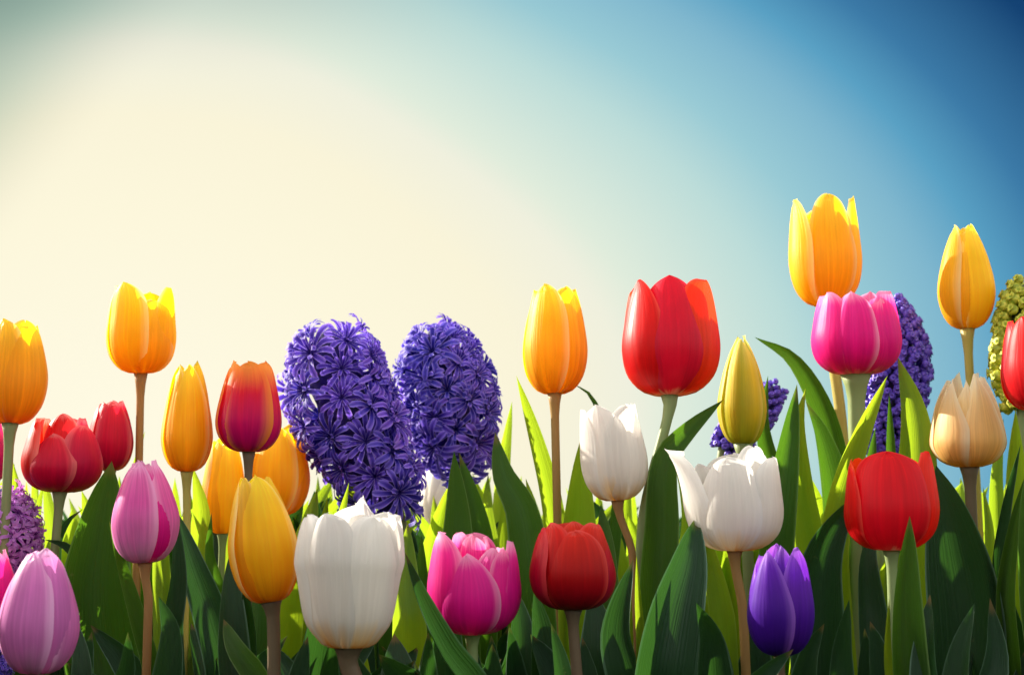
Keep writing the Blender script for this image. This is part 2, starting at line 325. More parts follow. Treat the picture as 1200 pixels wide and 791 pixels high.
# ------------------------------------------------------------------ tulips
def petal(H, Rm, phi, tp, half, pt, rs=1.0, hs=1.0, flare=0.0, k=.10, spiral=.05, rnd=None, low=0.0, nu=20, nv=32, tiproll=0.0):
    rk = [(0,.07),(.06,.42),(.14,.68+.06*low),(.26,.90+.06*low),(.44-.1*low,1.0),(.66,1-(1-tp)*.24-.05*low),(.85,1-(1-tp)*.62-.03*low),(1,tp)]
    zk = [(0,0),(.06,.015),(.14,.075),(.26,.20),(.44,.40),(.66,.645),(.85,.86),(1,1.0)]
    p_, q_ = (max(4.0-3.0*pt, 1.35), .5+.5*pt)
    f1, f2, f3 = rnd.uniform(0,6), rnd.uniform(0,6), rnd.uniform(0,6)
    tipdent = rnd.uniform(-.02, .03)
    V = []; Fc = []; uv = []
    for i in range(nv+1):
        v = 1-(1-i/nv)**1.55
        r0 = spl(rk, v)*rs + flare*v**3.2; z0 = spl(zk, v)*hs
        if v < .42: wv = .82+.18*sin(v/.42*pi/2)
        else: wv = max(0, 1-((v-.42)/.58)**p_)**q_
        for j in range(nu+1):
            u = -1+2*j/nu
            a = phi + u*half*wv/(max(spl(rk, v), .3)**.35 if v > .44 else 1)
            edge = abs(u)**3
            rr = r0*(1 - k*u*u*(0.35+v*.65)) + spiral*u*min(v*4,1) - .018*math.exp(-(u/.10)**2)*v
            rr += edge*.025*sin(v*9+f1+(2 if u > 0 else 0))*v + .012*sin(u*3+f2)*sin(v*5+f3)
            z = z0*1.0 + edge*.015*sin(v*13+f3+(1.3 if u > 0 else 0))*v - (abs(u)**2)*.0
            if v > .93: z -= tipdent*math.exp(-(u/.35)**2)
            rr -= tiproll*max(0, v-.85)*2
            V.append(Vector((Rm*rr*sin(a), -Rm*rr*cos(a), H*z))); uv.append(((u+1)/2, v))
    n1 = nu+1
    for i in range(nv):
        for j in range(nu): Fc.append((i*n1+j, i*n1+j+1, (i+1)*n1+j+1, (i+1)*n1+j))
    return V, Fc, uv
PLANTS = {}
def tulip(key, label, box, D, scheme, tp=.5, pt=.3, phi0=0, stem='green', sw=9, foot=None, via=None, tilt=0, half=58, low=0.0,
          petals=None, whorl3=False, k=.10, spiral=.05, seed=0, hjit=.05, inner=.93, group=None, outh=1.0, inh=1.0, n=3, rim=None, pm=None):
    x0, x1, y0, y1 = box; xc = (x0+x1)/2
    bot = P(xc, y1, D) if rim is None else P(rim, y1, D); top = P(xc, y0, D)
    pxm = D/FPX; H = (top-bot).length if rim is None else (P(xc,y1,D)-top).length; Rm = (x1-x0)/2*pxm
    base = ground(foot if foot is not None else xc, D)
    root = thing('tulip', base, label, 'tulip', group); PLANTS[key] = (root, base)
    rnd = random.Random(100+seed*7+len(key)*3+int(x0))
    rot = Matrix.Rotation(R(tilt), 3, 'Y') @ Matrix.Rotation(R(rnd.uniform(-4, 4)), 3, 'X')
    if petals is None:
        petals = []
        step = 360/n
        for i in range(n): petals.append(dict(a=phi0+i*step+step/2+rnd.uniform(-6,6), rs=inner, hs=inh*(1+rnd.uniform(-hjit,hjit*.3)), half=half*1.02))
        for i in range(n): petals.append(dict(a=phi0+i*step+rnd.uniform(-5,5), rs=1.0, hs=outh*(1+rnd.uniform(-hjit,0)), half=half))
        if whorl3:
            for i in range(3): petals.insert(0, dict(a=phi0+i*120+25+rnd.uniform(-10,10), rs=.72, hs=1.0+rnd.uniform(-.04,.03), half=56, tp=tp*.8))
    for q in petals:
        V, Fc, uv = petal(H, Rm, R(q['a']), q.get('tp', tp), R(q.get('half', half)), q.get('pt', pt), q.get('rs', 1), q.get('hs', 1), q.get('flare', 0)+rnd.uniform(-.02,.02),
                          q.get('k', k), q.get('spiral', spiral), rnd, q.get('low', low), tiproll=q.get('roll', 0))
        V = [rot @ v + (bot-base) for v in V]
        mesh_obj('petal', V, Fc, PM[q.get('mat', scheme)], root, uv)
    if pm: 
        for q_, c_ in zip([o for o in root.children if o.name.startswith('petal')], pm):
            if c_: q_.data.materials[0] = PM[c_]
    # stem with a swollen receptacle under the bloom
    pts = [Vector((base.x, base.y, -.01))]
    for (a, b) in (via or []): pts.append(P(a, b, D))
    if not via:
        mid = (base+bot)/2; mid.x += rnd.uniform(-.004,.004); pts.append(mid)
    ax = rot @ Vector((0,0,1))
    pts += [bot - ax*.008, bot + ax*H*.035]
    r = sw/2*pxm
    tube('stem', pts, lambda s: r*(1.22-.22*min(s*1.6,1)) + r*.9*max(0,(s-.93)/.07)**2, SM[stem], root, base, n=12, ns=34)
    return root

Y = 'yellow tulips'
tulip('t1','tall orange-yellow tulip on an olive stem, cut off by the left edge',(-28,52,376,497),.98,'amber',tp=.62,pt=.2,phi0=38,stem='green',sw=11,foot=10,seed=1)
tulip('t2','orange-yellow tulip with one petal tip spread to the right, high on a bare brown stem',(124,206,335,438),1.08,'amber',tp=.86,pt=.5,stem='brown',sw=9,foot=166,via=[(163,540)],
      petals=[dict(a=180,rs=.9,half=60,hs=.95,pt=.2),dict(a=-60,rs=.93,half=56,hs=.97,pt=.2),dict(a=-110,rs=.98,half=50,hs=.96,pt=.4),dict(a=68,rs=.96,half=46,hs=.95,flare=.18,pt=.75),dict(a=-24,rs=1.0,half=50,hs=1.0,pt=.15),dict(a=36,rs=.97,half=48,hs=.80,pt=.4)],seed=2)
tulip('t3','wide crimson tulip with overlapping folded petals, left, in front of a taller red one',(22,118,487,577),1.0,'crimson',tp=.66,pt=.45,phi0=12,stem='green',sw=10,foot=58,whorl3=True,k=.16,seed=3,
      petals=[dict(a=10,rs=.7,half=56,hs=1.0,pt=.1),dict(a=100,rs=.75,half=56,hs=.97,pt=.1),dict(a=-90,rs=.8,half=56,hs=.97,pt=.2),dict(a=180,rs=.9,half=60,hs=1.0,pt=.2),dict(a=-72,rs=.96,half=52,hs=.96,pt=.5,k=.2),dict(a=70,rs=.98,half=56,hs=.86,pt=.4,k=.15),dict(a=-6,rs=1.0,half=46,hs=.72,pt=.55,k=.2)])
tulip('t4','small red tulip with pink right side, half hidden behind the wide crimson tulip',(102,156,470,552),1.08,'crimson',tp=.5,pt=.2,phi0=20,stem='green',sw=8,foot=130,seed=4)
tulip('t5','slender amber tulip bud tapering upward, between the pink tulip and the magenta-orange one',(189,249,427,553),1.02,'amber',tp=.42,pt=.25,phi0=8,stem='gold',sw=9,foot=222,via=[(219,615)],low=.5,seed=5)
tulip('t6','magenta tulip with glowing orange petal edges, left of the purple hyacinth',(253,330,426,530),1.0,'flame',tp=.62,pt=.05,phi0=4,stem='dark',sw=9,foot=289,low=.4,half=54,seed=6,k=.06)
tulip('t7','yellow tulip behind, squeezed below left of the magenta-orange tulip',(235,287,512,626),1.12,'yellow',tp=.5,pt=.2,phi0=30,stem='green',sw=8,foot=262,seed=7)
tulip('t8','broad orange-yellow tulip behind, below the magenta-orange tulip beside the hyacinth',(288,362,498,604),1.12,'amber',tp=.55,pt=.2,phi0=-15,stem='green',sw=8,foot=325,seed=8)
tulip('t9','bright yellow tulip in the front row, leaning left on a dark stem',(268,350,556,706),.85,'amber',tp=.42,pt=.15,phi0=14,stem='dark',sw=15,foot=325,via=[(321,791)],pm=None,tilt=-9,low=-.2,seed=9,half=62,hjit=.03,rim=318)
tulip('t10','orchid-pink closed tulip with a hot pink stripe, on a reddish stem, front left',(127,206,539,660),.90,'orchid',tp=.30,pt=.3,phi0=-22,stem='brown',sw=10,foot=176,via=[(174,705)],seed=10,pm=['pink'],low=-.1,tilt=-3,rim=170)
tulip('t11','large lilac egg-shaped tulip low in the bottom left corner',(-4,88,643,790),.80,'lilac',tp=.34,pt=.2,phi0=-20,stem='green',sw=14,foot=42,seed=11)
tulip('t12','large cream-white tulip with open top and yellow base, front row centre left',(348,469,592,760),.82,'white',tp=.94,pt=.25,stem='dark',sw=22,foot=416,via=[(415,800)],k=.14,low=-1.4,seed=12,
      petals=[dict(a=180,rs=.86,half=60,hs=1.02,pt=.3),dict(a=150,rs=.8,half=50,hs=1.06,pt=.3,tp=.5),dict(a=60,rs=.92,half=58,hs=.95,pt=.1),dict(a=-62,rs=.93,half=58,hs=.93,pt=.15),dict(a=100,rs=1,half=50,hs=.93,pt=.1),dict(a=-100,rs=1,half=50,hs=.92,pt=.3),dict(a=34,rs=1.0,half=44,hs=.91,pt=.0,k=.2),dict(a=-26,rs=.98,half=42,hs=.93,pt=.05,k=.2)])
tulip('t13','hot pink double tulip with ruffled pale-edged petals, front row centre',(498,609,622,743),.86,'pink',tp=.80,pt=.5,stem='green',sw=13,foot=557,seed=13,
      petals=[dict(a=0,rs=.45,half=60,hs=.97,pt=.1,tp=.6),dict(a=120,rs=.5,half=60,hs=.95,pt=.1,tp=.7),dict(a=-120,rs=.55,half=60,hs=.98,pt=.1,tp=.7),dict(a=180,rs=.8,half=62,hs=.97,pt=.1),dict(a=48,rs=.86,half=52,hs=.84,pt=.35),dict(a=-64,rs=.96,half=56,hs=1.0,pt=.3,k=.15),dict(a=82,rs=1,half=46,hs=.90,pt=.9,flare=.06),dict(a=60,rs=.95,half=44,hs=.84,pt=.7),dict(a=-8,rs=1.02,half=48,hs=.79,pt=.55,k=.2)])
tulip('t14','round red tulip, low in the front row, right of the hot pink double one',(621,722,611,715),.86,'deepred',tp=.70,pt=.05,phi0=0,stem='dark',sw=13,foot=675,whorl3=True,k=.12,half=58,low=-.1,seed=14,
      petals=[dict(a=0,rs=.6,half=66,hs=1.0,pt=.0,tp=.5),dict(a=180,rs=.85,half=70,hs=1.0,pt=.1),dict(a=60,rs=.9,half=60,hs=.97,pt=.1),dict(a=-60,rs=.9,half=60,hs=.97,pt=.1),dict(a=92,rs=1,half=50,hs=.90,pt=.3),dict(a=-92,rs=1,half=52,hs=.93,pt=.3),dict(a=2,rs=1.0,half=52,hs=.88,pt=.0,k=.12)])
tulip('t15','golden yellow tulip high on a brown stem, just left of the big red tulip',(611,689,336,462),1.05,'amber',tp=.66,pt=.2,phi0=-32,stem='brown',sw=10,foot=660,via=[(653,600)],k=.14,seed=15)
tulip('t16','white tulip with orange base hanging between the golden and the big red tulip',(680,758,474,587),.97,'white',tp=.84,pt=.35,phi0=28,stem='brown',sw=9,foot=752,via=[(741,650)],tilt=-5,seed=16,hjit=.06,rim=724)
tulip('t17','largest bright red tulip with parted petals and a cream base, tall at centre right',(726,843,330,464),.98,'red',tp=.82,pt=.35,stem='green',sw=12,foot=748,via=[(752,625)],seed=17,
      petals=[dict(a=180,rs=.85,half=60,hs=.95,pt=.3),dict(a=-120,rs=.92,half=56,hs=.97,pt=.3),dict(a=125,rs=.92,half=50,hs=.94,pt=.2),dict(a=-66,rs=.99,half=54,hs=.99,pt=.45,tp=.7,k=.12),dict(a=60,rs=1.03,half=50,hs=.985,pt=.1,k=.12),dict(a=-2,rs=1.02,half=50,hs=1.0,pt=-.15,tp=.6,k=.2)])
tulip('t18','half-open lemon tulip bud with green streak, behind the white tulip with spread petal',(842,900,393,522),1.05,'lemon',tp=.16,pt=.5,phi0=-8,stem='green',sw=13,foot=874,half=56,low=.35,seed=18,inh=.98)
tulip('t19','white tulip with one pointed petal spread far to the left, amber base',(804,918,525,646),.92,'white',tp=.86,pt=.2,stem='brown',sw=11,foot=872,via=[(871,720)],seed=19,
      petals=[dict(a=170,rs=.85,half=60,hs=.96,pt=.2),dict(a=120,rs=.9,half=56,hs=.95,pt=.2),dict(a=-120,rs=.9,half=50,hs=.86,pt=.3),dict(a=-80,rs=.98,half=44,hs=.97,pt=.9,flare=.62,k=.25),dict(a=42,rs=.82,half=50,hs=1.0,pt=.1,tp=.72),dict(a=70,rs=1.0,half=52,hs=.90,pt=.15,k=.1),dict(a=-18,rs=1.0,half=46,hs=.88,pt=.1,k=.18)])
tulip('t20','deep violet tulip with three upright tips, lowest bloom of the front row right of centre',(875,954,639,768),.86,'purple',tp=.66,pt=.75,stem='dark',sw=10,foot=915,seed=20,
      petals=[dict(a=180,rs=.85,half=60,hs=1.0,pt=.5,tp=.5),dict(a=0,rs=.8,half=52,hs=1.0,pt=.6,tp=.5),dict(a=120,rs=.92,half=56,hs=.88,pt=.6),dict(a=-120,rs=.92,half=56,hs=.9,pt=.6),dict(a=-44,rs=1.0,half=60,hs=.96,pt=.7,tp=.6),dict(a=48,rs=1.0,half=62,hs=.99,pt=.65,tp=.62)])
tulip('t21','tallest golden tulip, top right, right above the hot pink tulip',(925,1012,233,359),1.14,'amber',tp=.80,pt=.35,stem='gold',sw=13,foot=990,via=[(988,520)],seed=21,k=.12,
      petals=[dict(a=180,rs=.85,half=60,hs=.95,pt=.3),dict(a=125,rs=.93,half=54,hs=.96,pt=.3),dict(a=-125,rs=.93,half=54,hs=.95,pt=.3),dict(a=80,rs=1.0,half=48,hs=1.0,pt=.5,tp=.85),dict(a=-80,rs=1.0,half=50,hs=.98,pt=.5,tp=.86),dict(a=2,rs=1.0,half=46,hs=1.0,pt=.05,tp=.62)])
tulip('t22','pink tulip with pale petal margins on a thick pale stem, under the tallest golden tulip',(949,1057,343,440),1.04,'pink',tp=.78,pt=.3,stem='green',sw=20,foot=1003,seed=22,k=.16,
      petals=[dict(a=180,rs=.85,half=60,hs=.93,pt=.3),dict(a=20,rs=.7,half=60,hs=.95,pt=.3,tp=.9),dict(a=140,rs=.9,half=50,hs=.96,pt=.3),dict(a=-110,rs=.95,half=52,hs=.97,pt=.3),dict(a=38,rs=.93,half=46,hs=.88,pt=.6),dict(a=66,rs=1.0,half=48,hs=.99,pt=.2,k=.2),dict(a=-62,rs=1.0,half=44,hs=.97,pt=.3,k=.2),dict(a=-18,rs=1.0,half=38,hs=.95,pt=.4,k=.2)])
tulip('t23','closed yellow tulip with a cream side, far right, above the peach tulip',(1100,1167,264,386),1.12,'yellow',tp=.30,pt=.1,phi0=34,stem='gold',sw=10,foot=1139,low=.2,seed=23,k=.12)
tulip('t24','peach tulip with many pointed petal tips on a dark maroon stem, right',(1092,1180,436,548),1.0,'peach',tp=.50,pt=1.1,phi0=14,stem='dark',sw=13,foot=1140,low=.9,seed=24,n=5,half=44,hjit=.12,k=.12)
tulip('t25','bright red tulip with a raised right petal, above the short pointed leaf, lower right',(991,1098,530,645),.92,'red',tp=.86,pt=.2,stem='green',sw=12,foot=1040,seed=25,
      petals=[dict(a=180,rs=.85,half=60,hs=.93,pt=.2),dict(a=-120,rs=.92,half=56,hs=.94,pt=.2),dict(a=125,rs=.92,half=50,hs=.93,pt=.2),dict(a=-95,rs=1.0,half=44,hs=.86,pt=.5),dict(a=62,rs=1.03,half=44,hs=1.0,pt=.55,k=.16),dict(a=-18,rs=1.02,half=62,hs=1.0,pt=.05,tp=.74,k=.12)])
tulip('t26','red tulip cut off by the right edge, in front of the yellow-green spike',(1175,1262,374,482),.95,'red',tp=.75,pt=.3,phi0=-45,stem='green',sw=11,foot=1212,seed=26,k=.14)
tulip('t27','deep rose tulip sliver at the left edge behind the olive stem',(-56,9,496,568),1.06,'rose',tp=.6,pt=.3,phi0=30,stem='green',sw=9,foot=-20,seed=27)
tulip('t28','pale white tulip behind leaves between the purple hyacinth and bright leaves',(488,560,546,622),1.25,'white',tp=.7,pt=.3,phi0=10,stem='green',sw=7,foot=520,seed=28)
tulip('t29','hot pink tulip sliver at the left edge behind the lilac tulip',(-62,16,642,735),.92,'pink',tp=.6,pt=.4,phi0=50,stem='green',sw=9,foot=-22,seed=29)

# ------------------------------------------------------------------ hyacinths and other spikes
def floret_geo(r, npet, rnd, layers=2):
    V = []; Fc = []; uv = []
    def strip(an, length, wd, lift, curl):
        b0 = len(V); ns = 6; d = Vector((cos(an), sin(an), 0)); s_ = Vector((-sin(an), cos(an), 0))
        tw = rnd.uniform(-.25,.25)
        for i in range(ns+1):
            q = i/ns
            x = length*(.06+.94*sin(q*1.35)/sin(1.35)); z = lift*sin(min(q*1.25,1)*pi*.62) - curl*max(0,q-.55)**1.5*2
            ww = wd*(.45+.65*sin(q*pi*.62)) if i < ns else wd*.55
            for u in (-1, 0, 1):
                V.append(d*x + s_*(u*ww + tw*q*wd) + Vector((0,0,z - (.28*ww if u == 0 else 0) + tw*u*ww)))
                uv.append(((u+1)/2, q))
        for i in range(ns):
            for j in range(2): Fc.append((b0+i*3+j, b0+i*3+j+1, b0+i*3+4+j, b0+i*3+3+j))
    for k_ in range(npet): strip(2*pi*k_/npet + rnd.uniform(-.12,.12), r*rnd.uniform(.88,1.12), r*.105, r*.30, r*rnd.uniform(.1,.75))
    if layers > 1:
        m_ = int(npet*.55)
        for k_ in range(m_): strip(2*pi*(k_+.5)/m_ + rnd.uniform(-.15,.15), r*rnd.uniform(.4,.55), r*.08, r*.42, r*rnd.uniform(-.2,.1))
    # short tube that holds the petals
    b0 = len(V)
    for i, (rr, z) in enumerate(((.10,.12),(.13,-.1),(.09,-.5))):
        for j in range(6): V.append(Vector((r*rr*cos(j*pi/3), r*rr*sin(j*pi/3), r*z))); uv.append((.5, .02))
    for i in range(2):
        for j in range(6): Fc.append((b0+i*6+j, b0+i*6+(j+1)%6, b0+i*6+6+(j+1)%6, b0+i*6+6+j))
    return V, Fc, uv
def bud_geo(r, rnd, crinkle=0.0):
    """urn shaped bud: closed bulb narrowing to a small open mouth with six teeth"""
    prof = [(.0,-.9),(.45,-.75),(.85,-.25),(1.0,.2),(.85,.65),(.5,.95),(.62,1.15),(.3,1.0),(.0,.7)]
    V = []; Fc = []; uv = []; n = 10
    for i, (a, z) in enumerate(prof):
        for j in range(n):
            q = a*(1+crinkle*sin(j*3.7+i*2.3)) * (1+(.2 if i == 6 and j % 2 else 0))
            V.append(Vector((r*q*cos(2*pi*j/n), r*q*sin(2*pi*j/n), r*z))); uv.append((j/n, i/8))
    for i in range(len(prof)-1):
        for j in range(n): Fc.append((i*n+j, i*n+(j+1)%n, (i+1)*n+(j+1)%n, (i+1)*n+j))
    return V, Fc, uv
def spike(key, name, label, cat, ax, prof, D, n, fr, kind, mat, core, foot, seed, depth=.85, stem='green', swpx=12, cap=100, side=0, grow=1.0, partname='floret'):
    """ax: pixel points top->bottom of the flower head, prof: (t, half width in px)"""
    rnd = random.Random(seed); pxm = D/FPX
    base = ground(foot, D); root = thing(name, base, label, cat); PLANTS[key] = (root, base)
    kk, Ln = chord([P(a, b, D) for a, b in ax])
    protos = []
    for q in range(4):
        if kind == 'star': g_ = floret_geo(fr*pxm, 13, rnd)
        elif kind == 'small': g_ = floret_geo(fr*pxm, 9, rnd)
        else: g_ = bud_geo(fr*pxm, rnd, .18 if kind == 'knob' else .04)
        me = bpy.data.meshes.new(partname); me.from_pydata([tuple(v) for v in g_[0]], [], g_[1])
        ul = me.uv_layers.new(name='UVMap'); fl = []
        for l in me.loops: fl.extend(g_[2][l.vertex_index])
        ul.data.foreach_set('uv', fl); me.polygons.foreach_set('use_smooth', [True]*len(me.polygons)); me.materials.append(mat)
        protos.append(me)
    # cumulative area so that the spacing stays even
    cum = [0]; M = 60
    for i in range(M): cum.append(cum[-1] + spl(prof, (i+.5)/M) + 6)
    places = []
    for i in range(n):
        a = (i+.5)/n*cum[-1]; j = 0
        while cum[j+1] < a: j += 1
        t_ = (j + (a-cum[j])/(cum[j+1]-cum[j]))/M
        th_ = i*2.39996 + rnd.uniform(-.18,.18)
        c = spl(kk, t_); tg = (spl(kk, min(t_+.03,1)) - spl(kk, max(t_-.03,0))).normalized()
        r_ = spl(prof, t_)*pxm; dr = (spl(prof, min(t_+.03,1))-spl(prof, max(t_-.03,0)))*pxm/(Ln*.06)
        sx = tg.cross(Vector((0,1,0))).normalized(); sy = tg.cross(sx)
        rad = sx*cos(th_) + sy*sin(th_)*depth
        pos = c + rad*(r_*(rnd.uniform(.86,1.16) if kind == 'star' else rnd.uniform(.86,1.02)))
        nrm = (rad.normalized() - tg*max(min(dr,1.5),-1.2) + Vector((0,0,.12))).normalized()
        q = nrm.to_track_quat('Z','Y') @ Quaternion((0,0,1), rnd.uniform(0,6.28))
        sc = rnd.uniform(.80,1.15)*(.72+.28*min(1,t_/.18))*grow
        places.append((pos, q, sc, -pos.y*1.0 + side*pos.x))
    places.sort(key=lambda z: -z[3])
    rest = places[cap:]
    for (pos, q, sc, _) in places[:cap]:
        o = bpy.data.objects.new(partname, protos[rnd.randrange(4)]); col.objects.link(o); o.parent = root
        o.rotation_mode = 'QUATERNION'; o.rotation_quaternion = q; o.scale = (sc,)*3; o.location = pos-base
    if rest:
        V = []; Fc = []
        me = protos[0]; vv = [v.co.copy() for v in me.vertices]; ff = [tuple(p.vertices) for p in me.polygons]
        for (pos, q, sc, _) in rest:
            b0 = len(V); V += [q @ (v*sc) + pos-base for v in vv]; Fc += [tuple(i+b0 for i in f) for f in ff]
        o = mesh_obj('bud_cluster', V, Fc, mat, root, [(0.5,.5)]*len(V)); o['kind'] = 'stuff'
    # core
    V = []; Fc = []; nn_ = 14
    for i in range(15):
        t_ = i/14; c = spl(kk, t_); tg = (spl(kk, min(t_+.03,1)) - spl(kk, max(t_-.03,0))).normalized()
        sx = tg.cross(Vector((0,1,0))).normalized(); sy = tg.cross(sx); r_ = spl(prof, t_)*pxm*.62*(.15 if i in (0,14) else 1)
        for j in range(nn_): V.append(c + (sx*cos(2*pi*j/nn_) + sy*sin(2*pi*j/nn_)*depth)*r_*(1+.12*sin(j*2.3+i*1.7)) - base)
    for i in range(14):
        for j in range(nn_): Fc.append((i*nn_+j, i*nn_+(j+1)%nn_, (i+1)*nn_+(j+1)%nn_, (i+1)*nn_+j))
    mesh_obj('flower_head', V, Fc, core, root)
    bt = spl(kk, 1.0); tg = (spl(kk,.9)-spl(kk,1)).normalized()
    tube('stem', [Vector((base.x,base.y,-.01)), (base+bt)/2, bt, bt+tg*.02], lambda s: swpx/2*pxm*(1.15-.2*s), SM[stem], root, base, n=10, ns=20)
    return root
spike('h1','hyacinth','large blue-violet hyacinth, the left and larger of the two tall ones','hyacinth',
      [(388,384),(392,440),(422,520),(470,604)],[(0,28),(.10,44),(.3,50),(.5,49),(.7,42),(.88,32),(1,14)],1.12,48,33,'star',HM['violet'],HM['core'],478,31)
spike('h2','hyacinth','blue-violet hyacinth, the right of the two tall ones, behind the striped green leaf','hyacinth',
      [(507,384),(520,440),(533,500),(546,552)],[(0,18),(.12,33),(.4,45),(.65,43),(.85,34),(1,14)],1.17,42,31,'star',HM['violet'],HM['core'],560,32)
spike('h3','hyacinth','magenta-purple hyacinth with narrow florets at the left edge above the lilac tulip','hyacinth',
      [(4,572),(0,615),(-2,668)],[(0,18),(.3,38),(.7,42),(1,28)],1.0,66,19,'small',HM['magenta'],HM['core'],-4,33)
spike('h4','grape_hyacinth','dense violet bud spike behind the pink tulip with pale margins','grape hyacinth',
      [(1036,350),(1046,405),(1048,455),(1030,535)],[(0,18),(.2,34),(.5,39),(.75,29),(1,14)],1.17,520,5.4,'bud',HM['bud'],HM['core'],1028,34,side=.8,partname='bud')
spike('h5','grape_hyacinth','small violet bud spike crossing behind the lemon tulip bud, only its ends showing','grape hyacinth',
      [(914,452),(880,488),(845,530)],[(0,9),(.3,22),(.7,22),(1,12)],1.16,150,4.6,'bud',HM['bud'],HM['core'],846,35,partname='bud')
spike('h6','flower_spike','knobbly yellow-green flower spike at the right edge behind the cut-off red tulip','flower spike',
      [(1206,330),(1200,400),(1197,480)],[(0,18),(.3,30),(.7,32),(1,14)],1.1,150,8,'knob',HM['greenbud'],HM['coreg'],1198,36,partname='bud',side=-.6)
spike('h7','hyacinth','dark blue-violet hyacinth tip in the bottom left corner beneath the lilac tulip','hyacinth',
      [(-14,748),(-18,800)],[(0,12),(.5,26),(1,22)],.92,40,13,'small',HM['violet'],HM['core'],-18,37)

